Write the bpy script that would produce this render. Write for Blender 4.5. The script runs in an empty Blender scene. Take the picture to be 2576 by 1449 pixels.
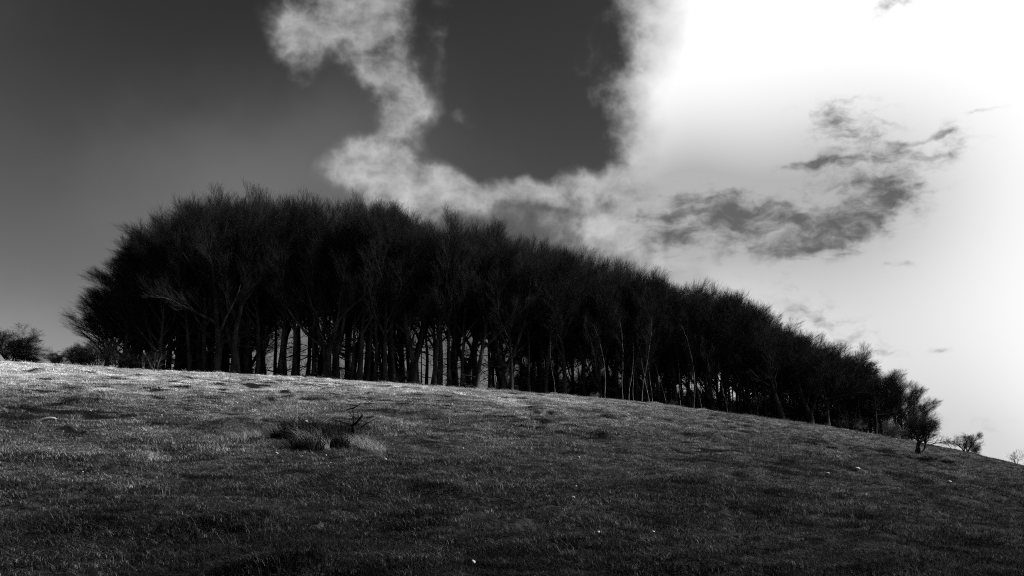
import bpy, math
import numpy as np
from mathutils import Vector

R = math.radians
scene = bpy.context.scene
COL = scene.collection

# ------------------------------------------------------------------ camera
EYE = 1.6
PITCH = R(11.0)
LENS = 35.0
cam_data = bpy.data.cameras.new('camera')
cam_data.lens = LENS
cam_data.sensor_width = 36.0
cam_data.clip_start = 0.1
cam_data.clip_end = 20000.0
cam = bpy.data.objects.new('camera', cam_data)
cam.location = (0, 0, EYE)
cam.rotation_euler = (R(90) + PITCH, 0, 0)
COL.objects.link(cam)
scene.camera = cam

FPX = 2576 * LENS / 36.0            # the photograph measured at 2576 x 1449


def px_dir(u, v):
    """direction in the world of a point measured in the photograph"""
    dx = (u - 1288.0) / FPX
    dy = (724.5 - v) / FPX
    return np.array([dx, math.cos(PITCH) - dy * math.sin(PITCH), math.sin(PITCH) + dy * math.cos(PITCH)])


# ------------------------------------------------------------------ sun and sky
SUN_AZ = 88.0       # degrees to the right of the view direction
SUN_EL = 32.0
SUN_STRENGTH = 5.0
SKY_STRENGTH = 0.0595

sd = bpy.data.lights.new('sun', 'SUN')
sd.energy = SUN_STRENGTH
sd.angle = R(0.6)
sd.color = (1.0, 1.0, 1.0)
sun = bpy.data.objects.new('sun', sd)
sv = Vector((math.sin(R(SUN_AZ)) * math.cos(R(SUN_EL)), math.cos(R(SUN_AZ)) * math.cos(R(SUN_EL)), math.sin(R(SUN_EL))))
sun.rotation_euler = sv.to_track_quat('Z', 'Y').to_euler()
sun.location = (60, 0, 60)
COL.objects.link(sun)

world = bpy.data.worlds.new('World')
scene.world = world
world.use_nodes = True
nt = world.node_tree
nt.nodes.clear()


class NB:
    """tiny node-building helper"""

    def __init__(self, tree):
        self.t = tree

    def n(self, typ, **kw):
        nd = self.t.nodes.new(typ)
        for k, v in kw.items():
            setattr(nd, k, v)
        return nd

    def put(self, sock, val):
        if hasattr(val, 'is_output'):
            self.t.links.new(val, sock)
        else:
            sock.default_value = val

    def m(self, op, a, b=0.0, c=0.0, clamp=False):
        nd = self.n('ShaderNodeMath', operation=op, use_clamp=clamp)
        self.put(nd.inputs[0], a)
        self.put(nd.inputs[1], b)
        self.put(nd.inputs[2], c)
        return nd.outputs[0]

    def vm(self, op, a, b=(0, 0, 0)):
        nd = self.n('ShaderNodeVectorMath', operation=op)
        self.put(nd.inputs[0], a)
        self.put(nd.inputs[1], b)
        return nd.outputs['Value'] if op in ('DOT_PRODUCT', 'LENGTH') else nd.outputs['Vector']

    def noise(self, vec, scale, detail=4.0, rough=0.55, dist=0.0, col=False):
        nd = self.n('ShaderNodeTexNoise')
        self.put(nd.inputs['Vector'], vec)
        nd.inputs['Scale'].default_value = scale
        nd.inputs['Detail'].default_value = detail
        nd.inputs['Roughness'].default_value = rough
        nd.inputs['Distortion'].default_value = dist
        return nd.outputs['Color'] if col else nd.outputs['Fac']

    def smooth(self, val, lo, hi, a=0.0, b=1.0):
        nd = self.n('ShaderNodeMapRange', interpolation_type='SMOOTHSTEP')
        self.put(nd.inputs['Value'], val)
        nd.inputs['From Min'].default_value = lo
        nd.inputs['From Max'].default_value = hi
        nd.inputs['To Min'].default_value = a
        nd.inputs['To Max'].default_value = b
        return nd.outputs['Result']

    def mix(self, f, a, b):
        nd = self.n('ShaderNodeMix', data_type='FLOAT')
        self.put(nd.inputs[0], f)
        self.put(nd.inputs[2], a)
        self.put(nd.inputs[3], b)
        return nd.outputs[0]


W = NB(nt)
sky = W.n('ShaderNodeTexSky', sky_type='NISHITA')
sky.sun_disc = False
sky.sun_elevation = R(SUN_EL)
sky.sun_rotation = R(SUN_AZ)
sky.altitude = 200.0
sky.air_density = 1.0
sky.dust_density = 1.2
sky.ozone_density = 1.0
sep = W.n('ShaderNodeSeparateColor')
nt.links.new(sky.outputs[0], sep.inputs[0])
red = sep.outputs[0]                # monochrome film behind a red filter

tc = W.n('ShaderNodeTexCoord')
D = tc.outputs['Generated']
xyz = W.n('ShaderNodeSeparateXYZ')
nt.links.new(D, xyz.inputs[0])
az = W.m('MULTIPLY', W.m('ARCTAN2', xyz.outputs[0], xyz.outputs[1]), 180 / math.pi)
el = W.m('MULTIPLY', W.m('ARCSINE', xyz.outputs[2]), 180 / math.pi)
comb = W.n('ShaderNodeCombineXYZ')
nt.links.new(az, comb.inputs[0])
nt.links.new(el, comb.inputs[1])
AE = comb.outputs[0]
# turbulent warp of the angles, two scales
w1 = W.vm('SUBTRACT', W.noise(D, 7.0, 3.0, 0.55, col=True), (0.5, 0.5, 0.5))
w2 = W.vm('SUBTRACT', W.noise(D, 24.0, 3.0, 0.6, col=True), (0.5, 0.5, 0.5))
sc1 = W.n('ShaderNodeVectorMath', operation='MULTIPLY')
nt.links.new(w1, sc1.inputs[0])
sc1.inputs[1].default_value = (6.0, 4.5, 0.0)
sc2 = W.n('ShaderNodeVectorMath', operation='MULTIPLY')
nt.links.new(w2, sc2.inputs[0])
sc2.inputs[1].default_value = (1.9, 1.3, 0.0)
AEw = W.vm('ADD', W.vm('ADD', AE, sc1.outputs[0]), sc2.outputs[0])
AEs = W.vm('ADD', AE, sc2.outputs[0])

DEG = 180 / math.pi


def blobs(coords, items):
    """sum of soft lobes placed at directions of the sky: (u, v, half width, half height, tilt, weight)"""
    tot = None
    for (u, v, ru, rv, rot, wt) in items:
        d = px_dir(u, v)
        d = d / np.linalg.norm(d)
        a = math.degrees(math.atan2(d[0], d[1]))
        e = math.degrees(math.asin(d[2]))
        mp = W.n('ShaderNodeMapping', vector_type='TEXTURE')
        if tot is None:
            nt.links.new(coords, mp.inputs[0])
        else:       # evaluated one after another, which keeps the shader's working memory small
            ma = W.n('ShaderNodeVectorMath', operation='MULTIPLY_ADD')
            nt.links.new(tot, ma.inputs[0])
            ma.inputs[1].default_value = (1e-7, 1e-7, 0)
            nt.links.new(coords, ma.inputs[2])
            nt.links.new(ma.outputs[0], mp.inputs[0])
        mp.inputs['Location'].default_value = (a, e, 0)
        mp.inputs['Rotation'].default_value = (0, 0, R(rot))
        mp.inputs['Scale'].default_value = (ru / FPX * DEG / math.cos(R(e)), rv / FPX * DEG, 1)
        q = W.vm('DOT_PRODUCT', mp.outputs[0], mp.outputs[0])
        g = W.m('MULTIPLY', W.m('EXPONENT', W.m('MULTIPLY', q, -0.8)), wt)
        tot = g if tot is None else W.m('ADD', tot, g)
    return tot


fb = W.noise(D, 10.0, 6.0, 0.56)
fbs = W.noise(D, 5.0, 3.0, 0.5)
st = W.n('ShaderNodeVectorMath', operation='MULTIPLY')
nt.links.new(AEw, st.inputs[0])
st.inputs[1].default_value = (0.30, 0.62, 0.0)
fb3 = W.noise(st.outputs[0], 1.0, 5.0, 0.55)      # flattened cloud grain
st2 = W.n('ShaderNodeVectorMath', operation='MULTIPLY')
nt.links.new(AEs, st2.inputs[0])
st2.inputs[1].default_value = (0.62, 1.35, 0.0)
fb4 = W.noise(st2.outputs[0], 1.0, 5.0, 0.6)

bil = W.m('SUBTRACT', 0.6, W.m('MULTIPLY', W.m('ABSOLUTE', W.m('SUBTRACT', W.noise(D, 17.0, 5.0, 0.58), 0.5)), 4.5))     # billows

# open blue sky seen through the red filter, thin high haze towards the left
base = W.m('MULTIPLY', W.m('POWER', red, 1.7), 0.225)
haze = blobs(AEw, [(640, 440, 380, 170, 15, 0.8), (120, 900, 480, 160, 0, 1.2), (900, 640, 500, 150, 0, 0.5), (-300, 500, 330, 420, 0, 0.3)])
base = W.m('ADD', base, haze)

# grey-white cumulus left and centre
cum = blobs(AEw, [
    (850, 30, 115, 60, 0, 0.85), (955, 95, 54, 85, 0, 0.8), (745, 125, 40, 65, 10, 0.6), (915, 180, 58, 42, -20, 0.8),
    (925, 235, 30, 50, 0, 0.7), (1000, 265, 60, 34, 5, 0.8), (970, 335, 46, 50, 0, 0.65), (905, 420, 70, 40, 10, 0.7),
    (980, 462, 120, 42, 0, 0.85), (1080, 500, 110, 45, -8, 0.9), (1020, 205, 40, 36, 0, 0.38), (1105, 80, 30, 130, 0, 0.25),
    (1175, 280, 30, 25, 0, 0.25), (1140, 500, 60, 30, 0, 0.9), (1215, 486, 46, 26, 0, 0.9), (1290, 474, 40, 22, 0, 0.85), (1350, 494, 46, 22, 0, 0.8), (1425, 474, 52, 30, 0, 0.95), (1490, 498, 60, 28, 0, 0.8),
    (1555, 468, 46, 34, 0, 0.9), (1640, 470, 50, 30, 20, 0.7), (1350, 560, 260, 30, 0, 0.2), (1060, 545, 90, 30, 0, 0.5), (1540, 585, 120, 50, 0, 1.0),
    (1660, 620, 150, 60, 0, 1.0), (1720, 530, 140, 60, 0, 0.9), (1850, 650, 160, 60, -15, 0.8), (780, 60, 60, 60, 0, 0.5)])
cum_n = W.m('ADD', W.m('MULTIPLY', W.m('SUBTRACT', fb, 0.5), 1.6), W.m('MULTIPLY', bil, 0.45))
cum_m = W.smooth(W.m('ADD', cum, W.m('MULTIPLY', cum_n, W.m('MULTIPLY', cum, 2.6, clamp=True))), 0.12, 1.15)
tone = W.m('ADD', W.m('ADD', W.m('MULTIPLY', W.m('SUBTRACT', fb3, 0.5), 0.65), W.m('MULTIPLY', bil, 0.26)), W.m('MULTIPLY', W.m('SUBTRACT', fbs, 0.5), 0.3))
warm = blobs(AE, [(1780, 620, 380, 180, 0, 0.26), (1000, 480, 160, 60, 0, 0.08)])
cum_c = W.m('MAXIMUM', W.m('MULTIPLY', W.m('ADD', W.m('ADD', 0.235, warm), tone), 10.0), 1.0)

# the veil of bright cloud that the sun lights from the right
veil = blobs(AEw, [
    (1680, 265, 70, 50, -40, 0.45), (1700, 400, 50, 50, 0, 0.3), 
    (1905, -60, 250, 270, 0, 1.2), (1965, 190, 225, 170, 0, 1.0), (2030, 360, 230, 160, 0, 0.9), (2250, 250, 480, 480, 0, 1.6),
    (2350, 800, 520, 420, 0, 1.5), (1900, 560, 300, 110, 0, 0.7), (2750, 500, 700, 900, 0, 2.0)])
veil_n = W.m('ADD', W.m('MULTIPLY', W.m('SUBTRACT', fb, 0.5), 1.4), W.m('MULTIPLY', bil, 0.36))
veil_m = W.smooth(W.m('ADD', veil, W.m('MULTIPLY', veil_n, W.m('MULTIPLY', W.m('SUBTRACT', veil, 0.35), 2.2, clamp=True))), 0.62, 1.55)
glow = W.smooth(W.m('ADD', veil, W.m('MULTIPLY', W.m('SUBTRACT', fb, 0.5), 0.5)), 0.9, 2.4)
hole = blobs(AE, [(1640, 580, 230, 120, 0, 0.6), (1690, 420, 140, 130, 0, 0.35), (1930, 490, 330, 200, 0, 0.62), (2220, 480, 260, 200, 0, 0.45), (2000, 800, 400, 200, 0, 0.42), (2330, 1080, 230, 170, 0, 0.5), (2560, 1190, 190, 110, 0, 0.35)])
veil_c = W.m('MAXIMUM', W.m('SUBTRACT', 11.0, W.m('MULTIPLY', hole, 6.6)), 4.6)

# darker scraps of cloud against the veil
scr = blobs(AEs, [
    (1620, 600, 150, 60, 0, 0.42), (1840, 620, 190, 60, -10, 0.45), (1720, 500, 130, 50, 0, 0.35), (1250, 520, 120, 24, 0, 0.4), (1010, 400, 60, 40, 0, 0.3),
    (2145, 315, 85, 60, 0, 0.85), (2060, 280, 80, 30, 0, 0.35), (2190, 401, 170, 12, 1, 0.95), (2050, 405, 45, 9, 4, 0.85), (2280, 368, 140, 28, 6, 0.75),
    (2370, 342, 60, 7, 3, 0.6), (2380, 388, 40, 8, 0, 0.6), (2250, 480, 65, 36, 0, 0.85), (2150, 450, 110, 26, 0, 0.75), (2120, 585, 130, 40, 8, 0.85), (1990, 560, 130, 45, 0, 0.8),
    (2190, 520, 140, 50, 20, 0.85), (1890, 545, 110, 45, 0, 0.7), (1780, 530, 130, 40, 0, 0.65), (1680, 612, 90, 26, 10, 0.5), (2240, 668, 45, 7, -5, 0.55),
    (2475, 281, 32, 6, 0, 0.65), (2240, 12, 50, 34, 10, 0.5), (2330, -3, 80, 8, 0, 0.5), (2115, 830, 130, 50, -32, 0.6), (2050, 770, 90, 26, -20, 0.42),
    (2205, 888, 70, 16, 5, 0.45), (1500, 508, 100, 16, 0, 0.5), (1640, 545, 90, 14, 0, 0.4), (2000, 628, 70, 14, 0, 0.6), (2360, 884, 30, 6, 0, 0.4),
    (2440, 1080, 110, 40, 0, 0.3)])
scr_n = W.m('MULTIPLY', W.m('ADD', W.m('SUBTRACT', fb4, 0.5), W.m('MULTIPLY', bil, -0.25)), 3.0)
scr_m = W.smooth(W.m('ADD', scr, W.m('MULTIPLY', scr_n, W.m('MULTIPLY', scr, 2.0, clamp=True))), 0.05, 1.75)

# scattered clouds over the rest of the sky, outside the view
front = blobs(AE, [(1288, 600, 1500, 1300, 0, 1.0)])
far_m = W.m('MULTIPLY', W.smooth(fbs, 0.5, 0.68), W.m('SUBTRACT', 1.0, W.m('MINIMUM', W.m('MULTIPLY', front, 1.6), 1.0)))

val = W.mix(cum_m, base, cum_c)
val = W.mix(W.m('MULTIPLY', far_m, 0.7), val, 2.0)
val = W.mix(veil_m, val, W.m('ADD', W.mix(glow, 3.3, veil_c), W.m('MULTIPLY', W.m('MULTIPLY', tone, 8.0), W.m('SUBTRACT', 1.0, glow))))
val = W.mix(scr_m, val, W.m('MAXIMUM', W.m('MULTIPLY', val, 0.22), 1.3))
bg = W.n('ShaderNodeBackground')
cc = W.n('ShaderNodeCombineColor')
for i in range(3):
    nt.links.new(val, cc.inputs[i])
nt.links.new(cc.outputs[0], bg.inputs['Color'])
bg.inputs['Strength'].default_value = SKY_STRENGTH
wo = W.n('ShaderNodeOutputWorld')
nt.links.new(bg.outputs[0], wo.inputs['Surface'])

world.cycles.sampling_method = 'MANUAL'
world.cycles.sample_map_resolution = 256

vs = scene.view_settings
vs.view_transform = 'Standard'
vs.look = 'None'
vs.exposure = 0.75
vs.gamma = 1.0
vs.use_curve_mapping = False
scene.render.engine = 'CYCLES'
scene.cycles.use_denoising = False
scene.cycles.filter_width = 1.1
scene.cycles.sample_clamp_direct = 2.0
scene.cycles.sample_clamp_indirect = 1.0
scene.cycles.max_bounces = 2
scene.cycles.diffuse_bounces = 1
scene.cycles.glossy_bounces = 1
scene.cycles.transmission_bounces = 1

rng = np.random.default_rng(7)


# ------------------------------------------------------------------ materials (monochrome film: every colour is a grey)
def material(name, lo, hi, scale=8.0, rough=0.9, detail=5.0, bump=0.0, spec=0.05, transl=0.0, coords='Object', stretch=(1, 1, 1), tint=None, geo=None):
    m = bpy.data.materials.new(name)
    m.use_nodes = True
    t = m.node_tree
    b = NB(t)
    bs = t.nodes['Principled BSDF']
    bs.inputs['Roughness'].default_value = rough
    bs.inputs['Specular IOR Level'].default_value = spec
    tcn = b.n('ShaderNodeTexCoord')
    mp = b.n('ShaderNodeMapping')
    mp.inputs['Scale'].default_value = stretch
    t.links.new(tcn.outputs[coords], mp.inputs[0])
    fac = b.noise(mp.outputs[0], scale, detail, 0.6)
    v = b.smooth(fac, 0.3, 0.7, lo, hi)
    if tint:
        at = b.n('ShaderNodeAttribute', attribute_type='INSTANCER', attribute_name=tint)
        v = b.m('MULTIPLY', at.outputs['Fac'], v)
    if geo:
        at = b.n('ShaderNodeAttribute', attribute_type='GEOMETRY', attribute_name=geo)
        v = b.m('MULTIPLY', at.outputs['Fac'], v)
    c = b.n('ShaderNodeCombineColor')
    for i in range(3):
        t.links.new(v, c.inputs[i])
    t.links.new(c.outputs[0], bs.inputs['Base Color'])
    if bump:
        bp = b.n('ShaderNodeBump')
        bp.inputs['Strength'].default_value = bump
        bp.inputs['Distance'].default_value = 0.03
        t.links.new(fac, bp.inputs['Height'])
        t.links.new(bp.outputs[0], bs.inputs['Normal'])
    if transl:
        tr = b.n('ShaderNodeBsdfTranslucent')
        t.links.new(c.outputs[0], tr.inputs[0])
        mx = b.n('ShaderNodeMixShader')
        mx.inputs[0].default_value = transl
        out = t.nodes['Material Output']
        t.links.new(bs.outputs[0], mx.inputs[1])
        t.links.new(tr.outputs[0], mx.inputs[2])
        t.links.new(mx.outputs[0], out.inputs['Surface'])
    return m


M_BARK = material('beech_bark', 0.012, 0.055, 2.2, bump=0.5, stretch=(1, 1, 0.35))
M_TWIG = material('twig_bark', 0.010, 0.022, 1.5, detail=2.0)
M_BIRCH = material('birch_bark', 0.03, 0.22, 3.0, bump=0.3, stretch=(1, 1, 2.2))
M_THORN = material('thorn_bark', 0.03, 0.06, 6.0, bump=0.3)
M_NEEDLE = material('pine_needles', 0.015, 0.035, 2.0)
M_SHRUB = material('shrub_twigs', 0.07, 0.14, 1.5, detail=2.0)
M_STONE = material('chalk_stone', 0.2, 0.5, 9.0, bump=0.4)
M_WOOD = material('weathered_log', 0.2, 0.36, 12.0, bump=0.4, stretch=(0.2, 1, 1))
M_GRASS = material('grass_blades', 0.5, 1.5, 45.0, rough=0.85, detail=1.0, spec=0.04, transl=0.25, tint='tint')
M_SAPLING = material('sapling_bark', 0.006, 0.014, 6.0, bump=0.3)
M_STRAW = material('dry_grass', 0.16, 0.3, 20.0, rough=0.8, detail=1.0, transl=0.25)
M_DARKWEED = material('dark_weeds', 0.006, 0.016, 6.0)
M_SOIL = material('turf_soil', 0.08, 0.8, 11.0, bump=1.0, detail=8.0, geo='thatch_shade')


# ------------------------------------------------------------------ ground shape
def vnoise(x, y, seed=0):
    """smooth value noise, vectorised"""
    xi = np.floor(x).astype(np.int64)
    yi = np.floor(y).astype(np.int64)
    xf = x - xi
    yf = y - yi
    xf = xf * xf * (3 - 2 * xf)
    yf = yf * yf * (3 - 2 * yf)

    def h(i, j):
        n = (i * 374761393 + j * 668265263 + seed * 974711) & 0x7fffffff
        n = ((n ^ (n >> 13)) * 1274126177) & 0x7fffffff
        return ((n ^ (n >> 16)) & 0xffff) / 65535.0
    a = h(xi, yi)
    b = h(xi + 1, yi)
    c = h(xi, yi + 1)
    d = h(xi + 1, yi + 1)
    return (a + (b - a) * xf) * (1 - yf) + (c + (d - c) * xf) * yf - 0.5


CA = (-0.10117817, -0.09628005, -0.08671835, 0.12958761)
CB = (-8.52367261e-05, -1.14501493e-04, 2.69207080e-04)


def hill_k(x, y):
    return np.clip(x / np.sqrt(np.maximum(y, 0) ** 2 + 144.0), -0.62, 0.62)


def brow(k):
    return np.sqrt(1.6 / np.polyval(CB, np.clip(k, -0.62, 0.62)))


def ground(x, y, fine=True):
    x = np.asarray(x, float)
    y = np.asarray(y, float)
    k = hill_k(x, y)
    A = np.polyval(CA, k)
    B = np.polyval(CB, k)
    yy = np.maximum(y, -40.0)
    z = yy * A - B * yy * yy
    d = np.maximum(y - brow(k) - 5.0, 0.0)
    z = z - 0.0045 * d * d / (1 + d / 60.0)
    z = -45 + np.logaddexp(0, (z + 45) / 4.0) * 4.0
    fade = np.clip(1.5 - y / 200.0, 0, 1)
    z = z + fade * (0.16 * vnoise(x / 9.0, y / 9.0, 1) + 0.10 * vnoise(x / 3.1, y / 4.0, 2))
    if fine:
        hum = vnoise(x / 0.9, y / 1.1, 3) + 0.6 * vnoise(x / 0.42, y / 0.45, 4)
        mound = np.maximum(vnoise(x / 0.75, y / 0.8, 6) - 0.2, 0.0)
        z = z + fade * (0.12 * hum + 0.42 * mound * (1.0 + vnoise(x / 7.0, y / 6.0, 8)))
    return z


def hit(u, v, near=3.0, far=160.0):
    """where the line of sight through a photograph point meets the hillside"""
    d = px_dir(u, v)
    t = np.linspace(near, far, 6000) / d[1]
    gz = ground(d[0] * t, d[1] * t, False)
    below = np.nonzero(EYE + d[2] * t <= gz)[0]
    tt = t[below[0]] if len(below) else brow(d[0] / d[1]) / d[1]
    return float(d[0] * tt), float(d[1] * tt)


def at_brow(u, offset=0.0):
    k = px_dir(u, 1000.0)
    k = k[0] / k[1]
    y = float(brow(k)) + offset
    return k * y, y


def set_mesh(name, verts, faces, mat=None, smooth=False):
    """faces: array (n, 3) or (n, 4), or list of such arrays"""
    me = bpy.data.meshes.new(name)
    if isinstance(faces, np.ndarray):
        faces = [faces]
    faces = [f for f in faces if len(f)]
    verts = np.asarray(verts, np.float32)
    me.vertices.add(len(verts))
    me.vertices.foreach_set('co', verts.ravel())
    idx = np.concatenate([f.ravel() for f in faces]).astype(np.int32)
    tot = np.concatenate([np.full(len(f), f.shape[1]) for f in faces]).astype(np.int32)
    st = np.concatenate([[0], np.cumsum(tot)[:-1]]).astype(np.int32)
    me.loops.add(len(idx))
    me.loops.foreach_set('vertex_index', idx)
    me.polygons.add(len(tot))
    me.polygons.foreach_set('loop_start', st)
    me.polygons.foreach_set('loop_total', tot)
    if smooth:
        me.polygons.foreach_set('use_smooth', np.ones(len(tot), bool))
    me.update(calc_edges=True)
    me.validate()
    if mat:
        me.materials.append(mat)
    return me


def obj(name, data, parent=None, loc=(0, 0, 0), **props):
    o = bpy.data.objects.new(name, data)
    o.location = loc
    if parent:
        o.parent = parent
    COL.objects.link(o)
    for k, v in props.items():
        o[k] = v
    return o


# hillside sheet: fine in view, coarse out to the horizon
kk = np.concatenate([np.linspace(-5, -0.75, 24)[:-1], np.linspace(-0.75, 0.75, 470), np.linspace(0.75, 5, 24)[1:]])
ys = list(np.linspace(-40, 3.5, 30)[:-1])
y = 3.5
while y < 100:
    ys.append(y)
    y += 0.035 + 0.0042 * y
while y < 6000:
    ys.append(y)
    y *= 1.09
ys = np.array(ys)
YY, KK = np.meshgrid(ys, kk, indexing='ij')
XX = KK * np.sqrt(YY * YY + 225.0)
ZZ = ground(XX, YY)
nr, nc = XX.shape


def surf(x, y):
    """height of the built sheet itself"""
    x = np.atleast_1d(np.asarray(x, float))
    y = np.atleast_1d(np.asarray(y, float))
    k = x / np.sqrt(y * y + 225.0)
    i = np.clip(np.searchsorted(ys, y) - 1, 0, nr - 2)
    j = np.clip(np.searchsorted(kk, k) - 1, 0, nc - 2)
    a = (y - ys[i]) / (ys[i + 1] - ys[i])
    b = (k - kk[j]) / (kk[j + 1] - kk[j])
    return (ZZ[i, j] * (1 - b) + ZZ[i, j + 1] * b) * (1 - a) + (ZZ[i + 1, j] * (1 - b) + ZZ[i + 1, j + 1] * b) * a



ii = np.arange(nr * nc).reshape(nr, nc)
quads = np.stack([ii[:-1, :-1], ii[:-1, 1:], ii[1:, 1:], ii[1:, :-1]], -1).reshape(-1, 4)
hill = obj('hillside_ground', set_mesh('hillside_ground', np.stack([XX, YY, ZZ], -1).reshape(-1, 3), quads, M_SOIL, True),
    kind='structure', label='turf covered chalk hillside rising to the wood')


# ------------------------------------------------------------------ grass
def blade_mesh(n, hmin, hmax, width, spread, lean, droop, seed, segs=2, mess=0.25):
    """a tuft of tapered curved blades"""
    r = np.random.default_rng(seed)
    vs, fs = [], []
    nv = 0
    for i in range(n):
        a = r.uniform(0, 2 * math.pi)
        rad = spread * math.sqrt(r.uniform())
        p = np.array([rad * math.cos(a), rad * math.sin(a), -0.015])
        h = r.uniform(hmin, hmax)
        dirh = np.array([math.cos(a), math.sin(a), 0]) * r.uniform(0.1, 0.6) + np.array([-lean, lean * 0.15, 0]) * r.uniform(0.4, 1.3) \
            + np.array([r.normal(0, mess), r.normal(0, mess), 0])
        b = r.uniform(0, math.pi)
        side = np.array([math.cos(b), math.sin(b), 0]) * width * r.uniform(0.7, 1.3)
        pts = []
        for s in range(segs + 1):
            t = s / segs
            q = p + np.array([0, 0, 1]) * h * t * (1 - droop * t * t) + dirh * h * t * t
            w = (1 - t) ** 0.7
            pts.append((q - side * w * 0.5, q + side * w * 0.5))
        for s in range(segs):
            vs += [pts[s][0], pts[s][1]]
        vs.append(pts[segs][0])
        for s in range(segs - 1):
            o = nv + 2 * s
            fs += [(o, o + 1, o + 3), (o, o + 3, o + 2)]
        o = nv + 2 * (segs - 1)
        fs.append((o, o + 1, o + 2))
        nv += 2 * segs + 1
    return np.array(vs), np.array(fs)


PROTO = []
for s in range(5):
    PROTO.append(blade_mesh(30, 0.025, 0.07, 0.0055, 0.10, 0.3, 0.35, 100 + s, 2, 0.7))         # short turf
for s in range(4):
    PROTO.append(blade_mesh(26, 0.04, 0.088, 0.005, 0.08, 0.5, 0.35, 200 + s, 2, 0.55))         # ranker grass
for s in range(3):
    PROTO.append(blade_mesh(12, 0.06, 0.17, 0.0034, 0.07, 0.7, 0.25, 300 + s))          # bents


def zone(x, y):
    """share of pale grass as painted light falloff: bright upper left, dark lower right"""
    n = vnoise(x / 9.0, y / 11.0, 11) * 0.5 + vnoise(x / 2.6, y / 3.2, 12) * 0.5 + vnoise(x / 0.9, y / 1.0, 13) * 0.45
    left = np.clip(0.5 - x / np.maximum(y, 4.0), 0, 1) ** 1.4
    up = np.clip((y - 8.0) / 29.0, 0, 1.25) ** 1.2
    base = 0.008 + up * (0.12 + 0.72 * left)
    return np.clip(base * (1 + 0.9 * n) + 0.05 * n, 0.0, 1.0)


def shade_spots(x, y):
    """small dark spots, tussock shade painted into the colour"""
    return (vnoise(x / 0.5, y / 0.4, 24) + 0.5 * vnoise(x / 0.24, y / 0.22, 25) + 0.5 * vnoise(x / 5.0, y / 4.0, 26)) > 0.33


th = hill.data.attributes.new('thatch_shade', 'FLOAT', 'POINT')
th.data.foreach_set('value', ((0.022 + 0.4 * zone(XX.ravel(), YY.ravel())) * np.where(shade_spots(XX.ravel(), YY.ravel()), 0.12, 1.0)).astype(np.float32))  # light falloff and tussock shade painted into the ground colour


def scatter(y0, y1, dens, kmax):
    ar = (y1 ** 2 - y0 ** 2) * kmax + (y1 - y0) * 6
    n = int(ar * dens)
    yy = np.sqrt(rng.uniform(y0 * y0, y1 * y1, n))
    xx = rng.uniform(-1, 1, n) * (kmax * yy + 1.5)
    return xx, yy


gx, gy = [], []
for (a, b, dn) in [(4.5, 9, 340), (9, 15, 220), (15, 25, 130), (25, 40, 78), (40, 62, 42), (62, 92, 28)]:
    x_, y_ = scatter(a, b, dn, 0.58)
    gx.append(x_)
    gy.append(y_)
gx = np.concatenate(gx)
gy = np.concatenate(gy)
gz = surf(gx, gy)
N = len(gx)
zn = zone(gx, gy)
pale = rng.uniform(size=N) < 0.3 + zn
clump = vnoise(gx / 1.3, gy / 1.6, 21) + 0.6 * vnoise(gx / 0.5, gy / 0.5, 22)
dark = shade_spots(gx, gy)
rank = rng.uniform(size=N) < np.clip(0.06 + 0.2 * zn + clump * 0.6, 0.01, 0.6)
bent = rng.uniform(size=N) < 0.015
proto = np.where(bent, 9 + rng.integers(0, 3, N), np.where(rank, 5 + rng.integers(0, 4, N), rng.integers(0, 5, N)))
tint = np.where(pale, rng.uniform(0.02, 0.06, N) + 0.58 * zn ** 0.8, rng.uniform(0.005, 0.015, N) + 0.15 * zn)  # pale and dark grass, with the light falloff painted into the tint
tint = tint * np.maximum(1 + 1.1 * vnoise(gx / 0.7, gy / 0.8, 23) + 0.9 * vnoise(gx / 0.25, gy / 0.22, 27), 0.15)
tint = np.where(dark, rng.uniform(0.01, 0.03, N), tint)  # tufts in the painted tussock shade
size = rng.uniform(0.7, 1.3, N) * (1.0 + np.clip((gy - 8) / 60.0, 0, 1.2)) * (1 + 0.7 * clump)
size = np.maximum(size, 0.8)
rotz = rng.normal(0, 0.55, N)
gverts = [np.stack([gx, gy, gz], -1)]
gfaces = []
pid = [np.full(N, -1)]
off = N
for i, (v, f) in enumerate(PROTO):
    gverts.append(v)
    gfaces.append(f + off)
    pid.append(np.full(len(v), i))
    off += len(v)
gme = bpy.data.meshes.new('grass')
gV = np.concatenate(gverts).astype(np.float32)
gF = np.concatenate(gfaces).astype(np.int32)
gme.from_pydata([], [], [])
gme.vertices.add(len(gV))
gme.vertices.foreach_set('co', gV.ravel())
gme.loops.add(gF.size)
gme.loops.foreach_set('vertex_index', gF.ravel())
gme.polygons.add(len(gF))
gme.polygons.foreach_set('loop_start', np.arange(len(gF), dtype=np.int32) * 3)
gme.polygons.foreach_set('loop_total', np.full(len(gF), 3, np.int32))
gme.update(calc_edges=True)
gme.materials.append(M_GRASS)
pad = len(gV) - N


def attr(name, typ, arr):
    at = gme.attributes.new(name, typ, 'POINT')
    at.data.foreach_set('value', arr)


attr('proto', 'INT', np.concatenate(pid).astype(np.int32))
attr('kindof', 'INT', np.concatenate([proto, np.zeros(pad)]).astype(np.int32))
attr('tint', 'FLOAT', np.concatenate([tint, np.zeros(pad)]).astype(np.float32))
attr('size', 'FLOAT', np.concatenate([size, np.ones(pad)]).astype(np.float32))
attr('rotz', 'FLOAT', np.concatenate([rotz, np.zeros(pad)]).astype(np.float32))
grass = obj('grass', gme, kind='stuff', label='rough pale and dark grass covering the hillside', category='grass')

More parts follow.
